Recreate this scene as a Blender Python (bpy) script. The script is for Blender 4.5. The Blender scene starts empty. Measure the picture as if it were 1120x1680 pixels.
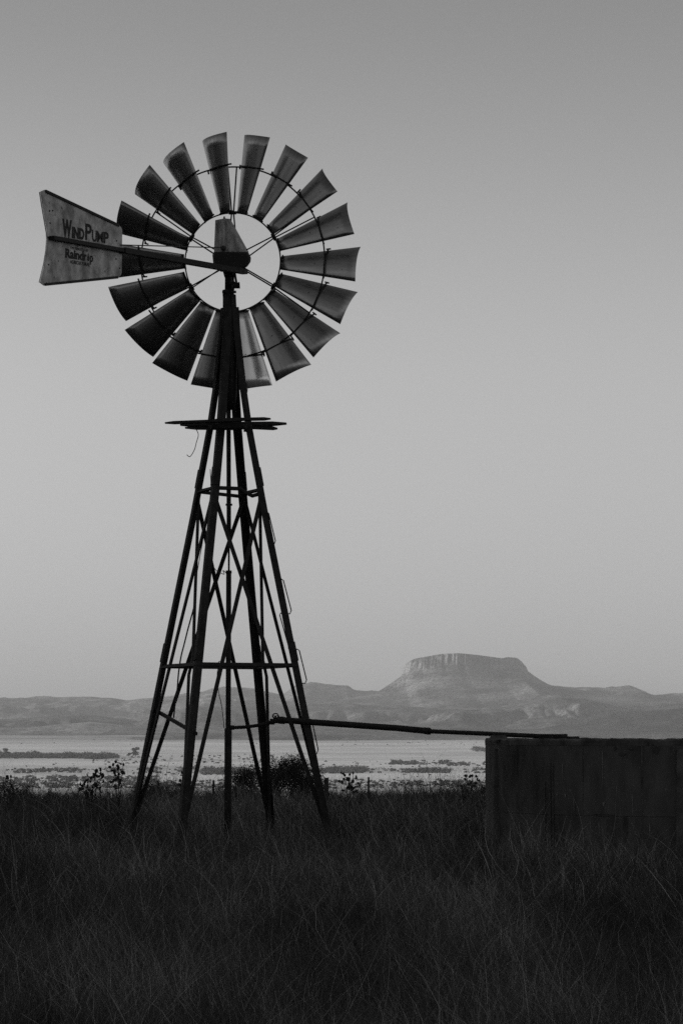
import bpy, bmesh, math, random
import numpy as np
from mathutils import Vector, Matrix

SC = bpy.context.scene
COL = SC.collection
rnd = random.Random(7)
R = math.radians

# ------------------------------------------------------------------ camera
F = 4400.0                      # focal length in pixels of the 1120 x 1680 photograph
EYE = 1.6
HOR = 1205.0                    # eye level row in the photograph
PITCH = math.atan((HOR - 840.0) / F)
cam_d = bpy.data.cameras.new('camera')
cam_d.sensor_fit = 'VERTICAL'
cam_d.sensor_height = 36.0
cam_d.lens = F / 1680.0 * 36.0
cam_d.clip_start = 0.5
cam_d.clip_end = 60000.0
cam = bpy.data.objects.new('camera', cam_d)
COL.objects.link(cam)
cam.location = (0, 0, EYE)
cam.rotation_euler = (math.pi / 2 + PITCH, 0, 0)
SC.camera = cam

# ------------------------------------------------------------------ sky and sun
SUN_EL, SUN_AZ = R(11.0), R(-84.0)      # azimuth clockwise from the view direction
world = bpy.data.worlds.new('World')
SC.world = world
world.use_nodes = True
wn = world.node_tree
wn.nodes.clear()
w_out = wn.nodes.new('ShaderNodeOutputWorld')
w_bg = wn.nodes.new('ShaderNodeBackground')
w_sky = wn.nodes.new('ShaderNodeTexSky')
w_sky.sky_type = 'NISHITA'
w_sky.sun_disc = False
w_sky.sun_elevation = SUN_EL
w_sky.sun_rotation = SUN_AZ
w_sky.altitude = 1200
w_sky.air_density = 1.0
w_sky.dust_density = 2.0
w_sky.ozone_density = 1.0
w_bw = wn.nodes.new('ShaderNodeRGBToBW')
wn.links.new(w_sky.outputs[0], w_bw.inputs[0])
# sky tone raised in a band some ten degrees above the horizon, the same all round
w_tc = wn.nodes.new('ShaderNodeTexCoord')
w_sep = wn.nodes.new('ShaderNodeSeparateXYZ')
w_cur = wn.nodes.new('ShaderNodeValToRGB')
w_cur.color_ramp.interpolation = 'B_SPLINE'
_st = [(0.0, .96), (.03, 1.01), (.07, 1.14), (.11, 1.30), (.14, 1.38), (.17, 1.38), (.21, 1.30), (.26, 1.12), (.34, 1.05), (.6, 1.0), (1.0, 1.0)]
_el = w_cur.color_ramp.elements
while len(_el) < len(_st): _el.new(0.5)
for _e, (_p, _v) in zip(_el, _st): _e.position = _p; _e.color = (_v * .5,) * 3 + (1,)
w_mul = wn.nodes.new('ShaderNodeMath'); w_mul.operation = 'MULTIPLY'
w_m2 = wn.nodes.new('ShaderNodeMath'); w_m2.operation = 'MULTIPLY'; w_m2.inputs[1].default_value = 2.0
wn.links.new(w_tc.outputs['Generated'], w_sep.inputs[0]); wn.links.new(w_sep.outputs[2], w_cur.inputs[0])
wn.links.new(w_bw.outputs[0], w_mul.inputs[0]); wn.links.new(w_cur.outputs[0], w_mul.inputs[1])
wn.links.new(w_mul.outputs[0], w_m2.inputs[0]); wn.links.new(w_m2.outputs[0], w_bg.inputs[0])
w_bg.inputs[1].default_value = 0.12
wn.links.new(w_bg.outputs[0], w_out.inputs[0])

sun_d = bpy.data.lights.new('sun', 'SUN')
sun_d.energy = 3.4
sun_d.angle = R(0.6)
sun_d.color = (1.0, 0.99, 0.975)
sun = bpy.data.objects.new('sun', sun_d)
COL.objects.link(sun)
to_sun = Vector((math.sin(SUN_AZ) * math.cos(SUN_EL), math.cos(SUN_AZ) * math.cos(SUN_EL), math.sin(SUN_EL)))
sun.rotation_euler = to_sun.to_track_quat('Z', 'Y').to_euler()

SC.view_settings.view_transform = 'Standard'
SC.view_settings.look = 'None'
SC.view_settings.exposure = 0.0
SC.view_settings.gamma = 1.0
SC.cycles.use_denoising = False
SC.cycles.max_bounces = 6
SC.cycles.use_adaptive_sampling = False
SC.cycles.sample_clamp_indirect = 2.0
SC.cycles.volume_bounces = 0

# ------------------------------------------------------------------ helpers
CP, SP = math.cos(PITCH), math.sin(PITCH)
def ray(px, py):
    dx, dz = (px - 560.0) / F, -(py - 840.0) / F
    return Vector((dx, CP - dz * SP, SP + dz * CP))
def W(px, py, Y):
    d = ray(px, py)
    return Vector((0, 0, EYE)) + d * (Y / d.y)
def hitplane(px, py, p, n):
    d = ray(px, py)
    o = Vector((0, 0, EYE))
    return o + d * ((p - o).dot(n) / d.dot(n))

def vnoise(x, y, seed=0):
    xi, yi = np.floor(x).astype(np.int64), np.floor(y).astype(np.int64)
    xf, yf = x - xi, y - yi
    def h(a, b):
        n = (a * 374761393 + b * 668265263 + seed * 974634541) & 0x7fffffff
        n = ((n ^ (n >> 13)) * 1274126177) & 0x7fffffff
        return ((n ^ (n >> 16)) & 0xffff) / 65535.0
    u, v = xf * xf * (3 - 2 * xf), yf * yf * (3 - 2 * yf)
    return (h(xi, yi) * (1 - u) + h(xi + 1, yi) * u) * (1 - v) + (h(xi, yi + 1) * (1 - u) + h(xi + 1, yi + 1) * u) * v
def fbm(x, y, o=4, seed=0):
    s, a, t = 0, 0.5, 0
    for k in range(o):
        s = s + a * vnoise(x * 2 ** k, y * 2 ** k, seed + k); t += a; a *= 0.5
    return s / t
def ridged(x, y, o=4, seed=0):
    s, a, t = 0, 0.5, 0
    for k in range(o):
        s = s + a * (1 - np.abs(2 * vnoise(x * 2 ** k, y * 2 ** k, seed + k) - 1)); t += a; a *= 0.5
    return s / t

def mat(name, dark, light, scale=6.0, rough=0.8, metal=0.0, lo=0.35, hi=0.65, bump=0.0, stretch=(1, 1, 1), detail=6.0,
        spots=None, vary=0.0):
    m = bpy.data.materials.new(name)
    m.use_nodes = True
    nt = m.node_tree
    b = nt.nodes['Principled BSDF']
    tc = nt.nodes.new('ShaderNodeTexCoord')
    mp = nt.nodes.new('ShaderNodeMapping')
    mp.inputs['Scale'].default_value = stretch
    nz = nt.nodes.new('ShaderNodeTexNoise')
    nz.inputs['Scale'].default_value = scale
    nz.inputs['Detail'].default_value = detail
    nz.inputs['Roughness'].default_value = 0.62
    rp = nt.nodes.new('ShaderNodeValToRGB')
    rp.color_ramp.elements[0].position = lo
    rp.color_ramp.elements[1].position = hi
    rp.color_ramp.elements[0].color = (dark, dark, dark, 1)
    rp.color_ramp.elements[1].color = (light, light, light, 1)
    L = nt.links.new
    L(tc.outputs['Object'], mp.inputs[0]); L(mp.outputs[0], nz.inputs[0]); L(nz.outputs[0], rp.inputs[0])
    col = rp.outputs[0]
    if spots:                                     # small dark spots of dirt and rust
        sc_, thr, val = spots
        n2 = nt.nodes.new('ShaderNodeTexNoise'); n2.inputs['Scale'].default_value = sc_; n2.inputs['Detail'].default_value = 3
        r2 = nt.nodes.new('ShaderNodeValToRGB')
        r2.color_ramp.elements[0].position = thr; r2.color_ramp.elements[1].position = thr + 0.05
        mx = nt.nodes.new('ShaderNodeMix'); mx.data_type = 'RGBA'
        mx.inputs[7].default_value = (val, val, val, 1)
        L(tc.outputs['Object'], n2.inputs[0]); L(n2.outputs[0], r2.inputs[0]); L(r2.outputs[0], mx.inputs[0]); L(col, mx.inputs[6])
        col = mx.outputs[2]
    if vary:
        oi = nt.nodes.new('ShaderNodeObjectInfo')
        mr = nt.nodes.new('ShaderNodeMapRange')
        mr.inputs[3].default_value = 1 - vary; mr.inputs[4].default_value = 1 + vary
        m2 = nt.nodes.new('ShaderNodeMix'); m2.data_type = 'RGBA'; m2.blend_type = 'MULTIPLY'; m2.inputs[0].default_value = 1
        L(oi.outputs['Random'], mr.inputs[0]); L(col, m2.inputs[6]); L(mr.outputs[0], m2.inputs[7])
        col = m2.outputs[2]
    L(col, b.inputs['Base Color'])
    b.inputs['Roughness'].default_value = rough
    b.inputs['Metallic'].default_value = metal
    if metal == 0:
        b.inputs['Specular IOR Level'].default_value = 0.25
    if bump:
        bp = nt.nodes.new('ShaderNodeBump'); bp.inputs['Strength'].default_value = bump; bp.inputs['Distance'].default_value = 0.02
        L(nz.outputs[0], bp.inputs['Height']); L(bp.outputs[0], b.inputs['Normal'])
    return m

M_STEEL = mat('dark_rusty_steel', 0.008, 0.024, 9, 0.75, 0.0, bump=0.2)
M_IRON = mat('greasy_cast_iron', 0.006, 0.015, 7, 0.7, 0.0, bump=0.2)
M_BLADE = mat('weathered_galvanised_blade', 0.20, 0.33, 3.0, 0.36, 0.9, 0.33, 0.67, stretch=(2.4, 0.6, 2.4), spots=(22, 0.68, 0.06), vary=0.25)
M_HOOD = mat('stained_hood_sheet', 0.07, 0.42, 5.0, 0.6, 0.3, 0.3, 0.62, stretch=(3, 3, 0.7), spots=(22, 0.66, 0.03))
M_VANE = mat('weathered_vane_sheet', 0.16, 0.48, 4.5, 0.65, 0.2, 0.36, 0.64, spots=(16, 0.66, 0.05), detail=9)
M_PAINT = mat('black_lettering_paint', 0.004, 0.010, 20, 0.7)
M_WOOD = mat('grey_weathered_plank', 0.015, 0.035, 6, 0.85, stretch=(1, 8, 8))
M_WIRE = mat('old_wire', 0.02, 0.04, 30, 0.6)
M_EDGE = mat('bare_sheet_edge', 0.4, 0.7, 30, 0.4, 0.6)
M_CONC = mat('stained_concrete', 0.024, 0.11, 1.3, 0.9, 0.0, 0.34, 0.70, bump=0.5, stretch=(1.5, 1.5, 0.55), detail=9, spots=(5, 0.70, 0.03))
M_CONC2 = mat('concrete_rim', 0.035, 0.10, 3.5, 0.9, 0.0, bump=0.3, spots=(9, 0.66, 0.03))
M_STAIN = mat('damp_stain', 0.025, 0.055, 4, 0.9)
M_LIME = mat('lime_drip', 0.12, 0.3, 8, 0.9)
M_WEED = mat('dry_weed', 0.015, 0.035, 8, 0.9)
M_TWIG = mat('thorn_twig', 0.012, 0.03, 8, 0.9)
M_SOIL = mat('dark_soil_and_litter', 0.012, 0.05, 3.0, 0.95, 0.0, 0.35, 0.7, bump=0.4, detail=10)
M_BUSH = mat('distant_bush', 0.055, 0.13, 0.2, 0.95)
M_POST = mat('fence_post', 0.015, 0.03, 8, 0.9)

class MB:
    def __init__(s): s.v = []; s.f = []
    def add(s, vs, fs):
        o = len(s.v); s.v += [tuple(v) for v in vs]; s.f += [tuple(i + o for i in f) for f in fs]
    def prism(s, prof, p, q, up=None, prof2=None):
        p, q = Vector(p), Vector(q); z = (q - p).normalized()
        up = Vector(up) if up is not None else (Vector((0, 0, 1)) if abs(z.z) < 0.95 else Vector((0, 1, 0)))
        x = up.cross(z)
        x = x.normalized() if x.length > 1e-6 else z.orthogonal().normalized()
        y = z.cross(x)
        n = len(prof); prof2 = prof2 or prof
        vs = [p + x * a + y * b for a, b in prof] + [q + x * a + y * b for a, b in prof2]
        fs = [(i, (i + 1) % n, n + (i + 1) % n, n + i) for i in range(n)] + [tuple(range(n))[::-1], tuple(range(n, 2 * n))]
        s.add(vs, fs)
    def bar(s, p, q, w, h, up=None):
        s.prism([(-w/2, -h/2), (w/2, -h/2), (w/2, h/2), (-w/2, h/2)], p, q, up)
    def angle(s, p, q, w, t, out):
        """L section, corner towards `out`"""
        k = 0.70710678
        prof0 = [(0, 0), (w, 0), (w, t), (t, t), (t, w), (0, w)]
        c = w * 0.33
        prof = [((a - c) * k - (b - c) * k, -((a - c) * k + (b - c) * k)) for a, b in prof0]
        s.prism(prof, p, q, out)
    def tube(s, pts, r, n=8, cap=True):
        pts = [Vector(p) for p in pts]; m = len(pts)
        rs = r if isinstance(r, (list, tuple)) else [r] * m
        vs = []; ref = None
        for i, p in enumerate(pts):
            t = (pts[min(i + 1, m - 1)] - pts[max(i - 1, 0)])
            t = t.normalized() if t.length > 1e-9 else Vector((0, 0, 1))
            if ref is None or abs(ref.dot(t)) > 0.98: ref = t.orthogonal().normalized()
            x = (ref - t * ref.dot(t)).normalized(); y = t.cross(x); ref = x
            for k in range(n):
                a = 2 * math.pi * k / n
                vs.append(p + (x * math.cos(a) + y * math.sin(a)) * rs[i])
        fs = [(i*n + k, i*n + (k+1) % n, (i+1)*n + (k+1) % n, (i+1)*n + k) for i in range(m-1) for k in range(n)]
        if cap: fs += [tuple(range(n))[::-1], tuple(range((m-1)*n, m*n))]
        s.add(vs, fs)
    def ring(s, c, ex, ey, rad, r, n=96, m=6, wob=0.0):
        ez = ex.cross(ey); vs = []
        for i in range(n):
            a = 2 * math.pi * i / n; d = ex * math.cos(a) + ey * math.sin(a)
            rr = rad * (1 + wob * math.sin(3 * a + 1) + wob * 0.6 * math.sin(7 * a))
            for k in range(m):
                b = 2 * math.pi * k / m
                vs.append(c + d * (rr + r * math.cos(b)) + ez * r * math.sin(b))
        s.add(vs, [(i*m + k, i*m + (k+1) % m, ((i+1) % n)*m + (k+1) % m, ((i+1) % n)*m + k) for i in range(n) for k in range(m)])
    def hull(s, pts):
        bm = bmesh.new()
        for p in pts: bm.verts.new(p)
        bmesh.ops.convex_hull(bm, input=bm.verts[:])
        for v in [v for v in bm.verts if not v.link_faces]: bm.verts.remove(v)
        bm.verts.index_update()
        s.add([v.co.copy() for v in bm.verts], [[v.index for v in f.verts] for f in bm.faces]); bm.free()
    def blob(s, c, r, sub=1, j=0.2):
        bm = bmesh.new(); bmesh.ops.create_icosphere(bm, subdivisions=sub, radius=1)
        c = Vector(c); rr = Vector(r) if not isinstance(r, (int, float)) else Vector((r, r, r)); bm.verts.index_update()
        s.add([c + Vector((v.co.x*rr.x, v.co.y*rr.y, v.co.z*rr.z)) * (1 + rnd.uniform(-j, j)) for v in bm.verts],
              [[v.index for v in f.verts] for f in bm.faces]); bm.free()
    def build(s, name, m, parent=None, origin=(0, 0, 0), smooth=False, fix=True):
        me = bpy.data.meshes.new(name)
        o = Vector(origin)
        me.from_pydata([Vector(v) - o for v in s.v], [], s.f)
        if fix:
            bm = bmesh.new(); bm.from_mesh(me); bmesh.ops.recalc_face_normals(bm, faces=bm.faces[:]); bm.to_mesh(me); bm.free()
        if smooth: me.polygons.foreach_set('use_smooth', [True] * len(me.polygons))
        me.materials.append(m)
        ob = bpy.data.objects.new(name, me); COL.objects.link(ob)
        if parent: ob.parent = parent
        else: ob.location = o
        return ob

def bevel(o, w=0.006, seg=2):
    b = o.modifiers.new('bevel', 'BEVEL'); b.width = w; b.segments = seg; b.limit_method = 'ANGLE'
def tag(o, label, cat, group=None):
    o['label'] = label; o['category'] = cat
    if group: o['group'] = group
    return o
def thing(name, loc, label, cat, group=None):
    o = bpy.data.objects.new(name, None); COL.objects.link(o); o.location = loc; o.empty_display_size = 0.3
    return tag(o, label, cat, group)
def kind(o, k): o['kind'] = k; return o
def copy_tree(o, parent=None):
    c = o.copy(); COL.objects.link(c)
    if parent: c.parent = parent
    for ch in list(o.children): copy_tree(ch, c)
    return c
def npmesh(name, v, f, m, attr=None, smooth=False):
    """mesh from numpy arrays; f is an (n, 4) or (n, 3) index array"""
    me = bpy.data.meshes.new(name); k = f.shape[1]
    me.vertices.add(len(v)); me.vertices.foreach_set('co', v.astype(np.float32).ravel())
    me.loops.add(f.size); me.loops.foreach_set('vertex_index', f.astype(np.int32).ravel())
    me.polygons.add(len(f)); me.polygons.foreach_set('loop_start', np.arange(0, f.size, k, dtype=np.int32))
    if smooth: me.polygons.foreach_set('use_smooth', np.ones(len(f), dtype=bool))
    me.update(calc_edges=True)
    if attr is not None:
        a = me.attributes.new('tone', 'FLOAT', 'POINT'); a.data.foreach_set('value', attr.astype(np.float32))
    me.materials.append(m)
    o = bpy.data.objects.new(name, me); COL.objects.link(o); return o

# ------------------------------------------------------------------ terrain
PY = [-200, 57, 64, 75, 120, 300, 600, 1500, 2000, 3000, 4000, 5000, 7000, 9000, 12000, 15000]
PZ = [0, 0, -0.25, -1.1, -5, -25, -43, -44, -40.5, -32, -24.5, -16.8, -1.5, 13, 30, 45]
def zground(x, y):
    x = np.asarray(x, float); y = np.asarray(y, float)
    z = np.interp(y, PY, PZ)
    near = np.clip((400 - y) / 300, 0, 1)
    z = z + near * 0.10 * (fbm(x * 0.35, y * 0.35, 3, 5) - 0.5)
    # the hill added unseen, outside the frame to the left, to shade the site
    shade_hill = 74 * np.exp(-((x + 190) / 75) ** 2) * np.exp(-((np.maximum(0, np.abs(y - 50) - 80)) / 90) ** 2)
    shade_hill = shade_hill * np.clip((-22 - x) / 30, 0, 1)
    z = z + shade_hill * (0.9 + 0.2 * fbm(x * 0.03, y * 0.03, 4, 9))
    far = np.clip((y - 1200) / 600, 0, 1)
    z = z + far * 3.0 * (fbm(x / 500, y / 900, 3, 3) - 0.5)
    return z
def grid(name, xs, ys, zf, m, smooth=True):
    X, Y = np.meshgrid(xs, ys); Z = zf(X, Y)
    v = np.stack([X, Y, Z], -1).reshape(-1, 3); nx, ny = len(xs), len(ys)
    i = (np.arange(ny - 1)[:, None] * nx + np.arange(nx - 1)[None, :]).ravel()
    return npmesh(name, v, np.stack([i, i + 1, i + nx + 1, i + nx], -1), m, smooth=smooth)

xs = np.concatenate([np.linspace(-450, -30, 70), np.linspace(-28, 28, 141), np.linspace(32, 300, 30)])
ys = np.concatenate([np.linspace(-200, 8, 50), np.linspace(9, 80, 178), np.linspace(84, 400, 60)])
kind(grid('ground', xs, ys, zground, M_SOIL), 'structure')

def plain_material():
    m = bpy.data.materials.new('pale_dry_grass_plain'); m.use_nodes = True; nt = m.node_tree; L = nt.links.new
    b = nt.nodes['Principled BSDF']; b.inputs['Roughness'].default_value = 0.95; b.inputs['Specular IOR Level'].default_value = 0.1
    tc = nt.nodes.new('ShaderNodeTexCoord')
    def noise(scale, st, lo, hi, a, c):
        mp = nt.nodes.new('ShaderNodeMapping'); mp.inputs['Scale'].default_value = st
        n = nt.nodes.new('ShaderNodeTexNoise'); n.inputs['Scale'].default_value = scale; n.inputs['Detail'].default_value = 8; n.inputs['Roughness'].default_value = 0.6
        r = nt.nodes.new('ShaderNodeValToRGB'); r.color_ramp.elements[0].position = lo; r.color_ramp.elements[1].position = hi
        r.color_ramp.elements[0].color = (a, a, a, 1); r.color_ramp.elements[1].color = (c, c, c, 1)
        L(tc.outputs['Object'], mp.inputs[0]); L(mp.outputs[0], n.inputs[0]); L(n.outputs[0], r.inputs[0]); return r.outputs[0]
    big = noise(1.0, (1/520, 1/330, 1/300), 0.36, 0.56, 0.62, 0.88)
    fine = noise(1.0, (1/60, 1/70, 1/30), 0.30, 0.55, 0.78, 1.0)
    mx = nt.nodes.new('ShaderNodeMix'); mx.data_type = 'RGBA'; mx.blend_type = 'MULTIPLY'; mx.inputs[0].default_value = 1
    L(big, mx.inputs[6]); L(fine, mx.inputs[7])
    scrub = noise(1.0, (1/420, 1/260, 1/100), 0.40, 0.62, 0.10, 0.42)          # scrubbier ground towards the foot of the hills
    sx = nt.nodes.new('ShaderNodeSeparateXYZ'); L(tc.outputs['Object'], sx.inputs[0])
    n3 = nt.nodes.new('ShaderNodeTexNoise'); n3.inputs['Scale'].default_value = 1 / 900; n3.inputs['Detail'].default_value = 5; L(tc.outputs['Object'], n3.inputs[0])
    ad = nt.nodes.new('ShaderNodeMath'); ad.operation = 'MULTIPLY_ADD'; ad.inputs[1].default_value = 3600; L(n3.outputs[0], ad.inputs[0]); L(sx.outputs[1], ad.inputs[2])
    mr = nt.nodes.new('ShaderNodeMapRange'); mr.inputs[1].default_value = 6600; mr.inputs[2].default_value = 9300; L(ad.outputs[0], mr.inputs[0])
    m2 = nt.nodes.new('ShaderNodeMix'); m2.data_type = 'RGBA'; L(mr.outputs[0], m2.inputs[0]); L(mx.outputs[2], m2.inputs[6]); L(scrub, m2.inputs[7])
    L(m2.outputs[2], b.inputs['Base Color'])
    return m
M_PLAIN = plain_material()
xs = np.linspace(-4200, 4200, 200)
ys = np.concatenate([np.linspace(400, 2000, 40), np.linspace(2030, 6000, 130), np.linspace(6100, 14500, 60)])
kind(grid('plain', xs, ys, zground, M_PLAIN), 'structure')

def rock_material(name, dark, light, s, bush=0.03):
    """grassy slope with broad scrub patches and a speckle of single bushes"""
    m = bpy.data.materials.new(name); m.use_nodes = True; nt = m.node_tree; L = nt.links.new
    b = nt.nodes['Principled BSDF']; b.inputs['Roughness'].default_value = 0.95; b.inputs['Specular IOR Level'].default_value = 0.1
    tc = nt.nodes.new('ShaderNodeTexCoord')
    def noise(st, lo, hi, a, c, det=8):
        mp = nt.nodes.new('ShaderNodeMapping'); mp.inputs['Scale'].default_value = st
        n = nt.nodes.new('ShaderNodeTexNoise'); n.inputs['Scale'].default_value = 1; n.inputs['Detail'].default_value = det; n.inputs['Roughness'].default_value = 0.66
        r = nt.nodes.new('ShaderNodeValToRGB'); r.color_ramp.elements[0].position = lo; r.color_ramp.elements[1].position = hi
        r.color_ramp.elements[0].color = (a, a, a, 1); r.color_ramp.elements[1].color = (c, c, c, 1)
        L(tc.outputs['Object'], mp.inputs[0]); L(mp.outputs[0], n.inputs[0]); L(n.outputs[0], r.inputs[0]); return r.outputs[0]
    big = noise((1/s, .5/s, 3/s), .38, .60, dark, light)
    fine = noise((1/13, 1/22, 1/10), .40, .56, .35, 1.0, 4)
    mx = nt.nodes.new('ShaderNodeMix'); mx.data_type = 'RGBA'; mx.blend_type = 'MULTIPLY'; mx.inputs[0].default_value = 1
    L(big, mx.inputs[6]); L(fine, mx.inputs[7]); L(mx.outputs[2], b.inputs['Base Color']); return m
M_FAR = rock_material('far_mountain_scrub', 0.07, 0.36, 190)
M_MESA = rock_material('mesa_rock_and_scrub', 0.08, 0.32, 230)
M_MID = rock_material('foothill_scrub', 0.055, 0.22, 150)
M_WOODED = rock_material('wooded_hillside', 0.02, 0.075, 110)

def smooth01(t): t = np.clip(t, 0, 1); return t * t * (3 - 2 * t)
def range_of_hills(name, pts, d0, front, back, m, seed, spur=0.5, cliff=0.0, nx=760, ny=150, base_px=1203, xr=(-900, 2000), rough=1.0):
    """a range whose crest follows the skyline `pts`, with spurs and gullies running down to the plain"""
    k = d0 / F
    px = np.array([p[0] for p in pts], float); py = np.array([p[1] for p in pts], float)
    crest = lambda X: EYE + (HOR - np.interp(X / k + 560, px, py)) * k
    xs = np.linspace((xr[0] - 560) * k, (xr[1] - 560) * k, nx)
    ys = np.concatenate([np.linspace(d0 - front, d0, int(ny * .75)), np.linspace(d0, d0 + back, int(ny * .3))[1:]])
    def zf(X, Y):
        c = crest(X * d0 / np.maximum(Y, 1) * 0.5 + X * 0.5)
        base = np.interp(Y, PY, PZ) - 6
        sp = ridged(X / (front * 0.30), Y / (front * 0.8), 5, seed)
        sp2 = ridged(X / (front * 0.11), Y / (front * 0.35), 4, seed + 20)
        t = (Y - (d0 - front)) / front
        t2 = np.clip(t + spur * (sp - 0.55) * np.clip(t * 3, 0, 1) * np.clip((1 - t) * 1.6, 0, 1) * 1.1 + 0.14 * rough * (sp2 - 0.5) * np.clip((1 - t) * 3, 0, 1), 0, 1)
        h = t2 ** 1.25
        if cliff:
            h = h * (1 - cliff) + cliff * smooth01((t2 - 0.62 + 0.10 * (sp2 - .5)) / 0.07)
        hb = 1 - 0.75 * smooth01((Y - d0) / back)
        h = np.where(Y > d0, hb, h)
        z = base + (c - base) * h
        return z + (np.where(Y > d0, 0, 1)) * 14 * rough * (ridged(X / 110, Y / 170, 5, seed + 40) - 0.6) * np.clip(t * 4, 0, 1) * k / 2
    return kind(grid(name, xs, ys, zf, m), 'structure')

far_pts = [(-900, 1120), (-500, 1138), (-200, 1132), (0, 1146), (60, 1144.5), (120, 1144), (170, 1146), (190, 1147), (206, 1151), (230, 1147), (260, 1144), (300, 1140),
           (335, 1136), (350, 1130), (372, 1128), (400, 1129), (430, 1133), (462, 1140), (474, 1133), (488, 1124), (510, 1120), (552, 1124), (572, 1125), (580, 1132),
           (600, 1134), (640, 1134), (700, 1136), (800, 1140), (860, 1130), (900, 1125), (940, 1128), (985, 1130), (1010, 1127), (1030, 1125), (1045, 1130), (1062, 1140), (1080, 1141),
           (1120, 1137), (1200, 1130), (1350, 1142), (1600, 1125), (2000, 1140)]
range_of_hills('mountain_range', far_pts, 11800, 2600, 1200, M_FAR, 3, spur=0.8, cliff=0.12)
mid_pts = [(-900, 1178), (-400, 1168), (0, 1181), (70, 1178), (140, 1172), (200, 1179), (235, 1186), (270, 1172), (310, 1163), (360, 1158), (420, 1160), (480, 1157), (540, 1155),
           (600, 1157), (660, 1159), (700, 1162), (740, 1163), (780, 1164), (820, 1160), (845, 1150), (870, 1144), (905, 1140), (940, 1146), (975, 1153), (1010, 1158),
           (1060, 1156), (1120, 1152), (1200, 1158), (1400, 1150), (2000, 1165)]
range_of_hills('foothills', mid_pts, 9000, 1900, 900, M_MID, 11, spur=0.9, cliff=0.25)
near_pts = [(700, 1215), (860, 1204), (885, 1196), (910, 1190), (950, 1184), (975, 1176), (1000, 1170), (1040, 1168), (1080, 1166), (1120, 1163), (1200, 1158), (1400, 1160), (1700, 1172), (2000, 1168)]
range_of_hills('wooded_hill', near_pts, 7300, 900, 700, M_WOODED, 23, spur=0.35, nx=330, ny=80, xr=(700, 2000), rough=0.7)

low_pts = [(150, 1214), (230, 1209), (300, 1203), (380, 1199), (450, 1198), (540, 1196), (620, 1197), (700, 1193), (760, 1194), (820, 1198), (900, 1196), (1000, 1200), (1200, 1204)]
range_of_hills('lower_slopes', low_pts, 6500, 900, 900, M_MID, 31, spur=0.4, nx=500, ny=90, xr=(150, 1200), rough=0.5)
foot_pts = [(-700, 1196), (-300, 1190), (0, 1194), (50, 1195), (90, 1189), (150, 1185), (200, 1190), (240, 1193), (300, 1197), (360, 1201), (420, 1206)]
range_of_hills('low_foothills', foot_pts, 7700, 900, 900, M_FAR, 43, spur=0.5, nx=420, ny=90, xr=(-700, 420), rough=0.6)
# the flat-topped mountain
def mesa():
    d0 = 10400.0; k = d0 / F
    cx, cy, a, b = (765 - 560) * k, d0 + 180, 99 * k, 330.0
    xs = np.linspace((430 - 560) * k, (1180 - 560) * k, 520); ys = np.linspace(d0 - 1500, d0 + 900, 330)
    tp = [(600, 1092), (664, 1088), (671, 1085), (678, 1081.5), (700, 1078), (720, 1075), (750, 1074), (782, 1077), (806, 1080), (820, 1081.5), (830, 1079.5), (849, 1079.5), (857, 1084), (864, 1090), (900, 1096)]
    tx, ty = [p[0] for p in tp], [p[1] for p in tp]
    def zf(X, Y):
        dx, dy = (X - cx) / a, (Y - cy) / b
        r = np.sqrt(dx ** 2 + dy ** 2) + 1e-6
        ang = np.arctan2(dy, dx)
        r = r * (1 + 0.09 * (fbm(ang * 2.2 + 20, r * 0 + 3, 2, 4) - 0.5))
        rc = r + (0.07 * (ridged(ang * 13 + 50, r * 0 + 1, 3, 6) - 0.5) + 0.05 * (vnoise(ang * 62 + 90, r * 0 + 2, 7) - .5)) * np.exp(-((r - 1) / .10) ** 2)
        px = X / k + 560; py_ = X
        s = (r - 1) * a / k                      # outside distance, in units of one photo pixel there
        top = np.interp(px, tx, ty)
        ch = np.interp(px, [600, 670, 760, 800, 830, 850, 870], [16, 16, 18, 16, 14, 10, 6])
        cv = ch * .8 * (fbm(px / 18.0, py_ * 0 + 4, 4, 15) - .5)
        sc = (rc - 1) * a / k
        cl = ch * smooth01((sc + 2.0) / 5.5) + cv * smooth01((sc + 2.0) / 5.5) * np.exp(-np.clip(s, 0, None) / 9)
        gul = fbm(X / 260, Y / 200, 4, 8) - 0.5
        ta = np.interp(s + 5 * gul * np.clip(s / 40, 0, 1), [0, 8, 30, 46, 92, 150, 300, 500, 700], [0, 5, 18, 27, 38, 48, 68, 88, 108])
        ta = ta * np.where(dx > 0, 1 - .20 * np.clip(s / 60, 0, 1) * np.clip(dx, 0, 1), 1)
        py = top + cl + ta + 2.0 * (fbm(X / 90, Y / 80, 5, 2) - .5) * np.clip(s / 12, .12, 1)
        py = py - np.clip(-s / 60, 0, 1) * 1.5
        return EYE + (HOR - py) * k - np.clip((Y - d0) / 900, 0, 1) * 20
    kind(grid('flat_topped_mountain', xs, ys, zf, M_MESA), 'structure')
mesa()

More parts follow.
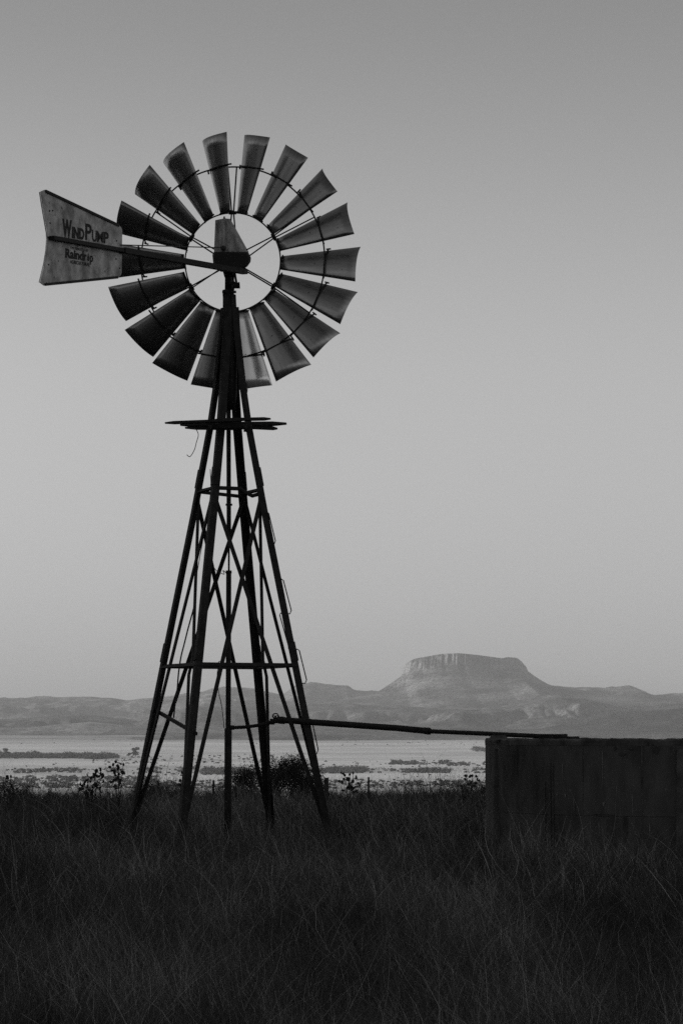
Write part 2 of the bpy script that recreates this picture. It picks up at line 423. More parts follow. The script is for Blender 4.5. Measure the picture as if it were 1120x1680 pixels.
# ------------------------------------------------------------------ vegetation of the plain
def leaf_cloud(clumps, size, per_m3, seed):
    g = np.random.default_rng(seed); V = []
    for (x, y, z, rx, ry, rz) in clumps:
        n = int(max(40, min(900, per_m3 * rx * ry * rz)))
        p = g.normal(size=(n, 3)); p /= np.linalg.norm(p, axis=1)[:, None]; p *= g.random((n, 1)) ** 0.4
        c = np.array([x, y, z + rz * 0.8]) + p * np.array([rx, ry, rz])
        u = g.normal(size=(n, 3)); u /= np.linalg.norm(u, axis=1)[:, None]
        w = np.cross(u, g.normal(size=(n, 3))); w /= np.linalg.norm(w, axis=1)[:, None]
        sz = size * g.uniform(0.6, 1.3, (n, 1)); V.append(np.stack([c - u*sz, c + w*sz*.7, c + u*sz, c - w*sz*.7], 1).reshape(-1, 3))
    v = np.concatenate(V); return v, np.arange(len(v)).reshape(-1, 4)
def groundpt(px, py):
    """point of the plain seen at that pixel"""
    lo, hi = 1900.0, 8800.0
    for _ in range(40):
        mid = (lo + hi) / 2; p = W(px, py, mid)
        if p.z > float(zground(p.x, mid)): lo = mid
        else: hi = mid
    return W(px, py, lo)
def belt(name, rows, seed, size=0.9):
    g = np.random.default_rng(seed); cl = []
    for (x0, x1, y0, y1, n, hmin, hmax) in rows:
        n2 = n * 3
        for _ in range(n2):
            px = g.uniform(x0, x1)
            d_ = fbm(np.array([px / 34.0]), np.array([y0 * 1.7]), 4, seed)[0]
            if y0 > 1244 and g.random() > np.clip((d_ - .36) * 5.5, .06, 1): continue
            p = groundpt(px, y0 - 1.5 + (y1 - y0 + 2.5) * g.random() + 3.2 * (fbm(np.array([px / 40.0]), np.array([y0 * .9]), 3, seed + 9)[0] - .5)); h = hmin * .5 + (hmax * 1.15 - hmin * .5) * g.random() ** 1.9
            cl.append((p.x, p.y, float(zground(p.x, p.y)), h * g.uniform(0.7, 1.7), h * g.uniform(0.7, 2.0), h * g.uniform(.38, .68)))
    v, f = leaf_cloud(cl, size, 0.7, seed)
    return kind(npmesh(name, v, f, M_BUSH), 'stuff')
belt('tree_belt', [(0, 185, 1242, 1244, 120, 3.5, 6.0), (-160, 0, 1241, 1244, 90, 3.5, 6)], 1)
belt('bush_scatter', [(-120, 820, 1250, 1290, 110, .4, 1.3), (-100, 820, 1282, 1293, 280, .6, 1.9), (-120, 200, 1263, 1267, 120, 1.0, 2.6), (215, 330, 1261, 1268, 70, 1.0, 2.6), (-100, 260, 1276, 1282, 150, 0.9, 2.2), (-100, 330, 1286, 1292, 190, 0.8, 2.0),
                      (150, 480, 1240, 1252, 50, 0.8, 2.0), (560, 800, 1212, 1222, 14, 0.8, 1.6), (0, 560, 1205, 1222, 12, 0.8, 1.6)], 2, 0.7)
belt('bush_belt', [(330, 400, 1262, 1270, 90, 1.2, 2.8), (500, 640, 1262, 1268, 190, 2.0, 3.6), (640, 800, 1264, 1268, 120, 1.2, 2.6), (800, 1000, 1262, 1268, 100, 1.2, 2.6),
                   (640, 740, 1250, 1254, 70, 1.2, 2.6), (735, 800, 1253, 1256, 45, 1.2, 2.4), (775, 830, 1229, 1232, 36, 2.5, 4.5), (560, 820, 1284, 1290, 120, 0.8, 1.8), (470, 560, 1250, 1258, 60, 1.0, 2.4)], 3, 0.7)
def far_tree(px, py, h, label, seed):
    p = groundpt(px, py); z = float(zground(p.x, p.y))
    t = thing('tree', (p.x, p.y, z), label, 'tree')
    m = MB(); m.tube([(p.x, p.y, z - .3), (p.x + h*.02, p.y, z + h*.3), (p.x, p.y, z + h * .7)], [h*.05, h*.035, h*.015], 6)
    m.build('trunk', M_BUSH, t, (p.x, p.y, z))
    g = random.Random(seed); cl = []
    for _ in range(9):
        a = g.uniform(0, 6.28); q = g.uniform(0, .33) * h
        cl.append((math.cos(a) * q, math.sin(a) * q, g.uniform(.2, .72) * h, h * .2, h * .2, h * .13))
    v, f = leaf_cloud(cl, 0.8, 6, seed); o = npmesh('crown', v, f, M_BUSH); o.parent = t
far_tree(222, 1242, 14, 'tall dark tree alone on the pale plain just left of the tower', 5)
far_tree(212, 1243, 7, 'low round tree close to the left of a taller one on the plain', 6)
far_tree(10, 1243, 13, 'tallest tree at the left end of the dark tree belt', 7)

# ------------------------------------------------------------------ windpump
D = 40.0
AX = W(373.9, 1345, D).x
BASE = Vector((AX, D, 0.0))
pump = thing('windpump', BASE, 'tall steel lattice windpump with a many bladed wheel and lettered tail vane', 'windpump')
ang = [R(180 + 67.8), R(-22.0), R(67.8), R(158.0)]          # front left, right, back right, left
_ry = [1381, 1240, 1040, 840, 700, 640, 545, 490]            # the legs steepen above the platform
_rr = [168.5, 141, 100, 59.5, 33.0, 24.0, 13.0, 9.5]
_rz = [W(374, y, D).z for y in _ry]
def leg_r(z): return float(np.interp(z, _rz, _rr)) * D / F / 0.928 if z > _rz[0] else (168.5 + (_rz[0] - z) * 22) * D / F / 0.928
def leg_pt(i, z, extra=0.0):
    r = leg_r(z) + extra
    return Vector((AX + r * math.cos(ang[i]), D + r * math.sin(ang[i]), z))
def zpx(py): return W(374.5, py, D).z
for i in range(4):
    m = MB(); out = Vector((math.cos(ang[i]), math.sin(ang[i]), 0))
    zs = [-0.3, zpx(1093), zpx(840), zpx(700), zpx(640), zpx(545), zpx(505)]
    for z0, z1 in zip(zs[:-1], zs[1:]): m.angle(leg_pt(i, z0), leg_pt(i, z1), 0.106, 0.012, out)
    for zz in (zpx(800), zpx(1086)):             # splice plates
        c0, c1 = leg_pt(i, zz, 0.012), leg_pt(i, zz + 0.28, 0.012)
        m.angle(c0, c1, 0.112, 0.014, out)
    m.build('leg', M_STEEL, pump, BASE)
    m = MB(); c = leg_pt(i, 0.02)
    m.hull([c + Vector((sx * .22, sy * .22, -.25)) for sx in (-1, 1) for sy in (-1, 1)] + [c + Vector((sx * .16, sy * .16, .05)) for sx in (-1, 1) for sy in (-1, 1)])
    m.build('footing', M_CONC2, pump, BASE)
# girts (horizontal rings)
for py, w in ((805, 0.062), (1093, 0.072)):
    z = zpx(py)
    for i in range(4):
        a, b = leg_pt(i, z), leg_pt((i + 1) % 4, z)
        if py == 805 and i == 0:
            mid = a.lerp(b, 0.62)
            m = MB(); m.tube([a, a.lerp(b, .3), a.lerp(b, .55), a.lerp(b, .66) + Vector((0, 0, -.05)), a.lerp(b, .82) + Vector((0, 0, -.10)), b + Vector((0, 0, -.06))], 0.03, 6)
        else:
            dz = -0.05 * (py == 805) * (i == 2)
            m = MB(); m.angle(a + Vector((0, 0, dz)), b, w, 0.008, Vector((0, 0, 1)))
        m.build('girt', M_STEEL, pump, BASE)
# long crossed braces on the four faces, from the upper girt to the feet
zt, zb = zpx(812), 0.12
for i in range(4):
    j = (i + 1) % 4
    n = (leg_pt(i, 1) + leg_pt(j, 1)) / 2 - Vector((AX, D, 1)); n.z = 0; n.normalize()
    for s, (u, v) in enumerate(((i, j), (j, i))):
        a, b = leg_pt(u, zt), leg_pt(v, zb)
        off = n * (0.02 if s else -0.03)
        m = MB()
        if (u, v) in ((3, 0), (1, 2)):                       # these two are bent where they pass the lower girt
            t = 0.505; k0 = a.lerp(b, t - .02); k1 = a.lerp(b, t + .03); sx = 1 if u == 3 else -1
            pts = [a + off, k0 + off + Vector((0.030 * sx, 0, 0)), k1 + off - Vector((0.018 * sx, 0, 0)), b + off]
            for p, q in zip(pts[:-1], pts[1:]): m.bar(p, q, 0.062, 0.03, n)
        else:
            m.bar(a + off, b + off, 0.062, 0.014, n)
            m.bar(a + off - n * .018, b + off - n * .018, 0.012, 0.03, n)
        m.build('brace', M_STEEL, pump, BASE)
# low stay between the left and front legs
m = MB(); m.bar(W(253, 1164, leg_pt(3, 1.3).y), W(322, 1204, leg_pt(0, 1.3).y + .03), 0.045, 0.045); m.blob(W(256, 1165, leg_pt(3, 1.3).y), .05, 1)
m.build('stay', M_STEEL, pump, BASE)
# step irons on the right leg
for (x0, y0, x1, y1, side) in ((437, 840, 449, 893, 1), (461, 950, 475, 1007, 1), (473, 1064, 459, 1006, -1), (487, 1065, 500, 1121, 1), (508, 1181, 519, 1236, 1)):
    yd = leg_pt(1, zpx((y0 + y1) / 2)).y - 0.02
    m = MB()
    def leg_x(py): return AX + leg_r(zpx(py)) * math.cos(ang[1])
    if side > 0:
        a = W(x0, y0, yd); b = W(x1, y1, yd)
        a.x += .025; b.x += .025
        pts = [Vector((leg_x(y0 + 3), yd, a.z - .02)), a + Vector((-.02, 0, .0)), a + Vector((.01, 0, -.02)), b + Vector((0, 0, .05)), b + Vector((-.02, 0, 0)), Vector((leg_x(y1), yd, b.z))]
    else:
        b = W(x0, y0, yd); a = W(x1, y1, yd)
        pts = [Vector((leg_x(y1), yd, a.z)), a + Vector((.01, 0, 0)), a + Vector((0, 0, -.03)), b + Vector((0, 0, .04)), b, Vector((leg_x(y0), yd, b.z))]
    m.tube(pts, 0.009, 6); m.build('step_iron', M_WIRE, pump, BASE)
# pump rod, riser pipe
m = MB(); m.tube([(AX - .01, D, zpx(478)), (AX - .01, D, zpx(700)), (AX, D, zpx(872))], 0.034, 8)
m.bar((AX - .05, D, zpx(828)), (AX + .05, D, zpx(828)), 0.03, 0.03)
m.hull([(AX - .035, D - .03, zpx(868)), (AX + .035, D - .03, zpx(868)), (AX - .035, D + .03, zpx(868)), (AX + .035, D + .03, zpx(868)), (AX, D, zpx(888))])
m.tube([(AX, D, zpx(868)), (AX + .002, D, zpx(945))], 0.015, 6)
m.build('pump_rod', M_STEEL, pump, BASE)
m = MB(); m.tube([(AX, D, -.3), (AX, D, zpx(937))], 0.040, 12); m.tube([(AX, D, zpx(941)), (AX, D, zpx(936))], 0.046, 12)
m.tube([(AX, D, -.3), (AX, D, zpx(1195))], 0.056, 12)
m.build('riser_pipe', M_STEEL, pump, BASE, True)
# platform planks
planks = [((271, 694), (402, 689), 39.35, 0.15, 0.035), ((352, 689), (444, 687), 39.62, 0.12, 0.04), ((296, 697), (470, 695), 40.0, 0.20, 0.05),
          ((304, 702), (400, 703), 40.5, 0.15, 0.04), ((372, 699), (455, 703), 40.45, 0.15, 0.045)]
for (a, b, yd, w, h) in planks:
    p, q = W(a[0], a[1], yd), W(b[0], b[1], yd - .05)
    u = (q - p).normalized(); m = MB()
    prof = [(-w/2, -h/2), (w/2, -h/2), (w/2, h/2), (-w/2, h/2)]; small = [(x * .55, y * .45) for x, y in prof]
    pa, qa = p + u * rnd.uniform(.06, .22), q - u * rnd.uniform(.06, .2)
    m.prism(prof, pa, qa); m.prism(small, p, pa - u * .001, None, [(x * .97, y * .97) for x, y in prof]); m.prism([(x * .97, y * .97) for x, y in prof], qa + u * .001, q, None, small)
    m.build('plank', M_WOOD, pump, BASE)
for yd, dz in ((39.55, -.02), (40.5, -.02)):                 # bearers under the planks
    m = MB(); m.bar(W(338, 699, yd), W(412, 699, yd), .07, .06); m.build('bearer', M_STEEL, pump, BASE)
for sx in (345, 403):
    m = MB(); m.bar(W(sx, 700, 39.2), W(sx, 706, 40.75), .06, .05); m.build('bearer', M_STEEL, pump, BASE)

# mast
hubz = W(381, 430, D + .35).z
m = MB()
m.tube([(AX + .02, D, zpx(672)), (AX + .02, D, zpx(650)), (AX + .01, D, zpx(600)), (AX + .0, D, zpx(505)), (AX - .005, D, zpx(484))], [0.06, 0.095, 0.105, 0.105, 0.10], 14)
m.tube([(AX - .02, D, zpx(486)), (AX - .02, D, zpx(476))], 0.088, 14)
m.tube([(AX - .02, D, zpx(478)), (AX - .02, D, zpx(440))], [0.055, 0.052], 14)
m.tube([(AX - .02, D, zpx(455)), (AX - .02, D, zpx(440))], [0.06, 0.10], 14)
for zz in (zpx(480), zpx(520), zpx(540)): m.bar((AX - .11, D - .06, zz), (AX + .1, D - .06, zz), .035, .035)
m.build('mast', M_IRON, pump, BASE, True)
for xx, r in ((381, .016), (386, .014)):
    pass
m = MB()
m.tube([W(380, 447, 39.9), W(384, 466, 39.9), W(380, 500, 39.9), W(379, 515, 39.92)], .015, 6)
m.tube([W(385, 447, 39.88), W(388, 465, 39.88)], .018, 6)
m.bar(W(376, 464, 39.9), W(386, 465, 39.9), .045, .045)
m.tube([W(382, 469, 39.9), W(393.5, 468, 39.9)], [.042, .052], 10)
m.build('furl_lever', M_IRON, pump, BASE)
# gear case and hood
m = MB()
outl = [(348.5, 418), (351, 413), (407, 413), (412, 423), (411, 430), (406, 437), (399, 441), (394, 446), (362, 446), (350, 434)]
m.hull([W(x, y, 39.78) for x, y in outl] + [W(380 + (x - 380) * .92, y, 40.3) for x, y in outl] + [W(380 + (x - 380) * .9, 430 + (y - 430) * .9, 39.66) for x, y in outl])
o = m.build('gear_case', M_IRON, pump, BASE); bevel(o, .02)
m = MB()
m.hull([W(351, 414, 40.0), W(399, 414, 39.72), W(408.5, 414, 40.35), W(365, 414, 40.42), W(353, 361, 40.0), W(369, 358, 39.86), W(378, 359, 40.16), W(362, 361, 40.2)])
o = m.build('hood', M_HOOD, pump, BASE); bevel(o, .008)
m = MB(); m.tube([W(368, 359, 40), W(368, 355, 40)], [.02, .008], 8); m.build('hood_bolt', M_IRON, pump, BASE)

# tail: find the depth of the vane end that makes the bone level
E = W(396, 446.5, 39.86)
lo, hi = 34.0, 39.8
for _ in range(40):
    mid = (lo + hi) / 2
    if W(79, 390.5, mid).z > E.z: lo = mid
    else: hi = mid
T = W(79, 390.5, lo)
u = (E - T).normalized(); UP = Vector((0, 0, 1)); nrm = u.cross(UP).normalized()
if nrm.y > 0: nrm = -nrm                                      # towards the camera
tail_foot = T.copy()
m = MB(); off = nrm * 0.055
m.bar(T + off, E + off, 0.075, 0.05, None)
m.prism([(-.045, -.037), (.045, -.037), (.045, .037), (-.045, .037)], T.lerp(E, .33) + off * 1.1, E + off * 1.1)
m.build('tail_bone', M_IRON, pump, BASE)
V = lambda px, py: hitplane(px, py, T, nrm)
edge_l = [(65.5, 315), (68.5, 335), (72.5, 358), (76.2, 380), (77, 392), (75.5, 412), (71.5, 436), (67, 455), (65, 463)]
out2 = edge_l + [(72, 468.5), (120, 464), (193, 456.3), (198, 452), (199.5, 447), (200.5, 378), (199, 373.5), (195, 369), (150, 347), (73, 311.5)]
vane = MB(); n = len(out2); P = [V(*q) for q in out2]
vane.add([p + nrm * .004 for p in P] + [p - nrm * .004 for p in P], [tuple(range(n)), tuple(range(n, 2 * n))[::-1]] + [(i, (i + 1) % n, n + (i + 1) % n, n + i) for i in range(n)])
vane = vane.build('tail_vane', M_VANE, pump, BASE)
m = MB()                                                      # folded stiffening lips, top and bottom
for a, b in (((74, 313.5), (194, 370)), ((73, 467), (192, 455))):
    m = MB(); m.bar(V(*a) + nrm * .012, V(*b) + nrm * .012, 0.020, 0.035)
    m.build('stiffener', M_STEEL, vane, BASE)
m = MB()
for a, b in zip(edge_l[:-1], edge_l[1:]): m.bar(V(*a), V(*b), 0.014, 0.012)
m.build('bare_edge', M_EDGE, vane, BASE)
for q in ((81, 346), (86, 345.5), (82, 366), (191, 395), (190, 425), (79.5, 434), (196, 440), (78.5, 389.5), (140, 402)):
    c = V(*q); m = MB(); m.tube([c + nrm * .002, c + nrm * .013], .011, 8); m.build('rivet', M_IRON, vane, BASE)
def lettering(name, runs):
    """runs: (text, x0, x1, baseline row at x0, cap height in rows)"""
    mb = MB()
    for (txt, x0, x1, yb, hgt, bold) in runs:
        cu = bpy.data.curves.new('txt', 'FONT'); cu.body = txt; cu.extrude = 0.0; cu.offset = bold; cu.resolution_u = 4
        ob = bpy.data.objects.new('txt', cu); COL.objects.link(ob)
        me = bpy.data.meshes.new_from_object(ob.evaluated_get(bpy.context.evaluated_depsgraph_get()))
        co = [v.co.copy() for v in me.vertices]
        xa, xb = min(c.x for c in co), max(c.x for c in co); cap = 0.70
        A = V(x0, yb); B = V(x1, yb + (x1 - x0) * 0.175); B.z = A.z + (B - A).dot(u) * u.z
        L_ = (B - A).dot(u); top = V(x0, yb - hgt).z - A.z
        mb.add([A + u * ((c.x - xa) / (xb - xa) * L_) + UP * (c.y / cap * top) + nrm * .0075 for c in co], [tuple(p.vertices) for p in me.polygons])
        bpy.data.objects.remove(ob); bpy.data.curves.remove(cu); bpy.data.meshes.remove(me)
    return mb.build(name, M_PAINT, vane, BASE, fix=False)
lettering('lettering', [('W', 102, 117.5, 386.5, 27, .05), ('IND', 117.8, 138, 389.3, 17, .05), ('P', 139.5, 150, 393, 26.5, .02), ('U', 150.6, 158.6, 395.0, 18, .03), ('M', 159.2, 168.8, 396.6, 18, .012), ('P', 169.6, 178, 398.2, 18, .03),
                        ('DISTRIBUTED BY', 116, 145, 408.6, 4.2, .012), ('Raind', 107, 137, 422.0, 14.5, .04), ('r', 137.5, 142, 427.0, 14.5, .03), ('p', 147.2, 152.5, 428.8, 14.5, .03), ('AGRICULTURAL', 114.5, 147, 431.8, 5.6, .02)])
m = MB(); c = V(144.6, 424.5) + nrm * .0075
dr = [(0, .085)] + [(.032 * math.cos(a), .032 * math.sin(a)) for a in [R(30 - k * 24) for k in range(11)]]
m.add([c + u * a + UP * b for a, b in dr], [tuple(range(len(dr)))]); m.build('droplet_mark', M_PAINT, vane, BASE, fix=False)
m = MB(); m.tube([V(196, 402) + nrm * .03, W(352, 406, 39.95), W(366, 405.5, 39.8)], .0085, 5); m.blob(W(366, 407, 39.78), .05, 1)
m.build('furl_wire', M_WIRE, pump, BASE)

# the wheel
YAW = R(13.0)
TILT = R(6.0)
bx = Vector((-math.sin(YAW) * math.cos(TILT), -math.cos(YAW) * math.cos(TILT), -math.sin(TILT)))             # back axis of the wheel, towards the camera side
HC = W(381.5, 430, D + 0.42)
wx_ = Vector((math.cos(YAW), -math.sin(YAW), 0)); wy_ = bx.cross(wx_)
wheel_mx = Matrix(((wx_.x, wy_.x, bx.x), (wx_.y, wy_.y, bx.y), (wx_.z, wy_.z, bx.z))).to_4x4()
PXM = HC.y / F * 1.003
hub = MB(); X_, Y_, Z_ = Vector((1, 0, 0)), Vector((0, 1, 0)), Vector((0, 0, 1))
hub.tube([(0, 0, -.25), (0, 0, -.22), (0, 0, .22), (0, 0, .25)], [.05, .09, .09, .06], 14)
wheel = hub.build('wheel', M_IRON, pump)
wheel.matrix_local = Matrix.Translation(HC - BASE) @ wheel_mx
RI, RO, RT = 81.5 * PXM, 157 * PXM, 211 * PXM
m = MB(); m.ring(Vector((0, 0, 0)), X_, Y_, RI, .011, 96, 6, .003); m.build('inner_rim', M_IRON, wheel)
m = MB(); m.ring(Vector((0, 0, .03)), X_, Y_, RO, .012, 110, 6, .002); m.build('outer_rim', M_IRON, wheel)
M_BLADE_GLINT = mat('blade_sky_glint', 0.62, 0.85, 3.0, 0.33, 0.75, 0.33, 0.67, stretch=(2.4, .6, 2.4), spots=(20, 0.68, 0.2))  # lighter base colour stands in for the sky mirrored in one blade
PITCHB = R(36)
cdir = Vector((math.cos(PITCHB), 0, math.sin(PITCHB))); ndir = Vector((-math.sin(PITCHB), 0, math.cos(PITCHB)))
def blade_pt(s, r, lift=0.0):
    t = (r - RI) / (RT - RI)
    c = (27 + (70 - 27) * t) * PXM; sag = .17 * c
    return Vector((0, r, 0)) + cdir * (c * s) + ndir * (sag * (1 - 4 * s * s) - sag * .5 + lift)
blm = MB(); NS, NR = 12, 8
for i in range(NR + 1):
    for j in range(NS + 1):
        s = j / NS - .5; r = RI * 1.0 + (RT - RI) * i / NR
        blm.v.append(tuple(blade_pt(s, r)))
blm.f = [(i*(NS+1)+j, i*(NS+1)+j+1, (i+1)*(NS+1)+j+1, (i+1)*(NS+1)+j) for i in range(NR) for j in range(NS)]
b0 = blm.build('blade', M_BLADE, wheel, smooth=True, fix=False)
sd = b0.modifiers.new('sheet', 'SOLIDIFY'); sd.thickness = .004; sd.offset = 0
bkm = MB()
bkm.tube([blade_pt(s, RO + .01, .02) for s in (-.6, -.5, -.35, -.2, 0, .2, .35, .5, .6)], .013, 6)
bkm.bar(blade_pt(-.60, RO - .030, .02), blade_pt(-.57, RO + .04, .02), .022, .020)
k0 = bkm.build('bracket', M_IRON, wheel)
bkm = MB(); bkm.tube([blade_pt(s, RI + .015, .012) for s in (-.55, -.2, .2, .55)], .012, 6)
k1 = bkm.build('inner_clip', M_IRON, wheel)
for k in range(18):
    a = -R(-8.3 + 20 * k)
    for src in (b0, k0, k1):
        o = src if k == 0 else src.copy()
        if k:
            COL.objects.link(o); o.parent = wheel
            if k == 9 and src is b0:                         # sky reflection on the bottom blade, painted as lighter sheet
                o.data = b0.data.copy(); o.data.materials[0] = M_BLADE_GLINT; o['label'] = 'brighter blade at the bottom behind the mast'
        o.rotation_euler = (rnd.uniform(-.014, .014), rnd.uniform(-.07, .07), a + rnd.uniform(-.012, .012)) if src is b0 else (0, 0, a)
for k in range(6):
    a0 = R(90) - R(1.6 + 60 * k); pol = lambda r, a, z: Vector((math.cos(a) * r, math.sin(a) * r, z))
    m = MB()
    m.tube([pol(.07, a0 - .4, -.2), pol(RI, a0 - .02, 0), pol(RO, a0 - R(2.8), .03)], .0115, 6)
    m.tube([pol(.07, a0 + .4, .2), pol(RI, a0 + .02, 0), pol(RO, a0 + R(2.8), .03)], .0115, 6)
    m.bar(pol(RI, a0 - .075, 0), pol(RI, a0 + .075, 0), .05, .03, Vector((0, 0, 1))); m.blob(pol(RI, a0, .02), .035, 1)
    m.build('spoke', M_IRON, wheel)

# ------------------------------------------------------------------ loose wires on the tower
def wire(pts, label, r=.006):
    m = MB(); P = [W(*p) for p in pts]; Q = []
    for i in range(len(P) - 1):
        p0, p1, p2, p3 = P[max(i - 1, 0)], P[i], P[i + 1], P[min(i + 2, len(P) - 1)]
        for s in range(5):
            t = s / 5; Q.append(.5 * ((2*p1) + (p2 - p0)*t + (2*p0 - 5*p1 + 4*p2 - p3)*t*t + (3*p1 - p0 - 3*p2 + p3)*t**3))
    Q.append(P[-1]); m.tube(Q, r, 5); o = m.build('loose_wire', M_WIRE, None, Q[0]); tag(o, label, 'wire'); return o
wire([(321, 703, 39.9), (325.5, 713, 39.9), (322, 727, 39.9), (319, 738, 39.9), (312, 749, 39.9), (306.5, 746, 39.9)], 'thin bent wire dangling below the left end of the platform planks')
wire([(399, 623, 39.75), (404.5, 630, 39.75), (405.5, 641, 39.75), (403, 656, 39.75), (405, 672, 39.75)], 'short wire bowing out from the right leg above the platform', .008)
wire([(345, 770, 39.5), (346, 800, 39.6), (343, 830, 39.7), (335, 875, 39.8), (326, 925, 39.9), (319, 965, 39.95)], 'long straight wire slanting down beside the front left leg')
wire([(350, 930, 39.3), (356, 937, 39.5), (362, 940, 39.7), (368, 942, 39.9), (366, 936, 39.9), (372, 941, 39.95)], 'short tangled wire tying the top of the riser pipe to the front left leg')
wire([(319.5, 990, 40.0), (317, 1001, 40.1), (309, 1030, 40.3), (302, 1058, 40.3), (297, 1078, 40.3), (293, 1105, 40.3), (291, 1130, 40.3), (288, 1150, 40.3), (285, 1178, 40.3)], 'twisted cable hanging down inside the left leg', .012)
wire([(356, 1092, 39.4), (360, 1085, 39.4), (366, 1088, 39.4), (357, 1100, 39.4), (358, 1130, 39.5), (364, 1160, 39.5), (368, 1195, 39.6)], 'thin wire looped over the lower crossbar and hanging to the pipe')

# ------------------------------------------------------------------ delivery pipe
DP0 = W(378, 1194, D)
pipe = thing('delivery_pipe', (DP0.x, DP0.y, 0), 'long straight pipe leading from the windpump over to the concrete tank', 'pipe')
po = Vector((DP0.x, DP0.y, 0))
yA, yB = 39.9, 36.2
def on(px, py): return W(px, py, np.interp(px, [378, 455, 940], [40.0, 39.75, 35.6]))
m = MB(); m.tube([on(376, 1194), on(400, 1193), on(425, 1190), on(446, 1185)], .026, 8); m.tube([on(376, 1194), on(384, 1193.6)], .034, 8); m.build('branch_pipe', M_STEEL, pipe, po, True)
m = MB(); m.tube([on(444, 1184), on(450, 1184)], .045, 10); m.tube([on(448, 1182.5), on(462, 1183)], .035, 8); m.tube([on(452, 1182), on(452, 1174)], .014, 6)
m.ring(on(452, 1174.5), Vector((1, 0, 0)), Vector((0, .5, .86)), .042, .010, 16, 5); m.bar(on(448, 1174.5), on(456, 1174.5), .01, .01); m.build('valve', M_IRON, pipe, po)
m = MB(); m.tube([on(459, 1181.5), on(463, 1181.5), on(560, 1188.2), on(650, 1194.5), on(702, 1199.3)], [.050, .046, .046, .045, .045], 12); m.tube([on(458, 1181.3), on(466, 1182)], .056, 12); m.build('main_pipe', M_STEEL, pipe, po, True)
m = MB(); m.tube([on(690, 1199.2), on(800, 1203.8), on(905, 1208.8)], .032, 10); m.tube([on(696, 1198.9), on(704, 1199.6)], .050, 12); m.build('outlet_pipe', M_STEEL, pipe, po, True)
m = MB(); m.bar(on(893, 1207), on(925, 1207), .12, .045); m.bar(on(890, 1210), on(943, 1210.3), .16, .035); m.build('outlet_spout', M_STEEL, pipe, po)

# ------------------------------------------------------------------ concrete water tank
TR, TY = 3.25, 36.6
TXL = W(795.5, 1215, TY).x
TC = Vector((TXL + TR * 1.0, TY, 0.0)); TH = EYE - 0.055
tank = thing('water_tank', TC, 'round dark stained concrete water tank with flat rim beside the windpump', 'tank')
def lathe(prof, n=128, wob=0.0, chip=0.0):
    m = MB(); k = len(prof)
    for i in range(n):
        a = 2 * math.pi * i / n
        for r, z in prof:
            rr = r + wob * math.sin(5 * a + z) * .5
            m.v.append((TC.x + rr * math.cos(a), TC.y + rr * math.sin(a), z + (rnd.uniform(-chip, chip * .3) + chip * .8 * math.sin(17 * a) * math.sin(5 * a) if z > TH - .05 else 0)))
    m.f = [(i*k + j, i*k + (j+1) % k, ((i+1) % n)*k + (j+1) % k, ((i+1) % n)*k + j) for i in range(n) for j in range(k)]
    return m
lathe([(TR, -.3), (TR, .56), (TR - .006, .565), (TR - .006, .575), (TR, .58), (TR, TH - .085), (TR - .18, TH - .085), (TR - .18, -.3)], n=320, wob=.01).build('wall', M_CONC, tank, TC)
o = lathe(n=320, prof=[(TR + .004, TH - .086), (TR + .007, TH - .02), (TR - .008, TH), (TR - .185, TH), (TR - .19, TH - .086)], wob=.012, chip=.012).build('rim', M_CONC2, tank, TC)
def tank_at(px):                                              # angle on the near wall seen at that column
    best = min((abs((TC.x + TR * math.cos(a)) / (TC.y + TR * math.sin(a)) * F * CP / 1.0 - (px - 560)), a) for a in [R(180 + k * .25) for k in range(0, 700)])
    return best[1]
def tp(a, r, z): return Vector((TC.x + r * math.cos(a), TC.y + r * math.sin(a), z))
for px, w, dep in ((812, .16, .05), (1113, .15, .045), (1330, .15, .045)):
    a = tank_at(px) if px < 1120 else tank_at(1113) + (tank_at(1113) - R(200)) * .6
    m = MB(); t = Vector((-math.sin(a), math.cos(a), 0)); n_ = Vector((math.cos(a), math.sin(a), 0))
    b0_, b1_ = tp(a, TR - .03, -.2), tp(a, TR - .03, TH - .13)
    m.hull([b0_ + t * s * w * .6 for s in (-1, 1)] + [b0_ + t * s * w * .5 + n_ * (dep + .07) for s in (-1, 1)] + [b1_ + t * s * w * .42 for s in (-1, 1)] + [b1_ + t * s * w * .36 + n_ * (dep + .03) for s in (-1, 1)])
    o = m.build('buttress', M_CONC2, tank, TC); bevel(o, .015)
for px, z0, z1, r in ((891, .15, 1.0, .010), (899, .1, 1.23, .016), (904, .1, 1.23, .012)):
    a = tank_at(px); m = MB(); m.tube([tp(a, TR + .012, z0), tp(a, TR + .012, z1)], r, 6); m.build('wall_conduit', M_CONC2, tank, TC)
def stain(name, mt, shapes, lift):
    for (px, z0, z1, w) in shapes:                            # ragged runs down the wall
        m = MB(); a = tank_at(px); k = 22; L_, R_ = [], []; c = 0.0; e0 = e1 = 1.0
        for i in range(k + 1):
            t = i / k; z = z1 - (z1 - z0) * t
            e0 = min(1.1, max(.5, e0 + rnd.uniform(-.12, .12))); e1 = min(1.1, max(.5, e1 + rnd.uniform(-.12, .12)))
            env = min(1, t * 6 + .3) * (1 - .75 * t ** 2.5); c += rnd.uniform(-.03, .03) * w
            L_.append(tp(a + (c - w * .5 * env * e0) / TR, TR + lift, z)); R_.append(tp(a + (c + w * .5 * env * e1) / TR, TR + lift, z))
        m.add(L_ + R_, [(i, i + 1, k + 2 + i, k + 1 + i) for i in range(k)])
        m.build(name, mt, tank, TC, fix=False)
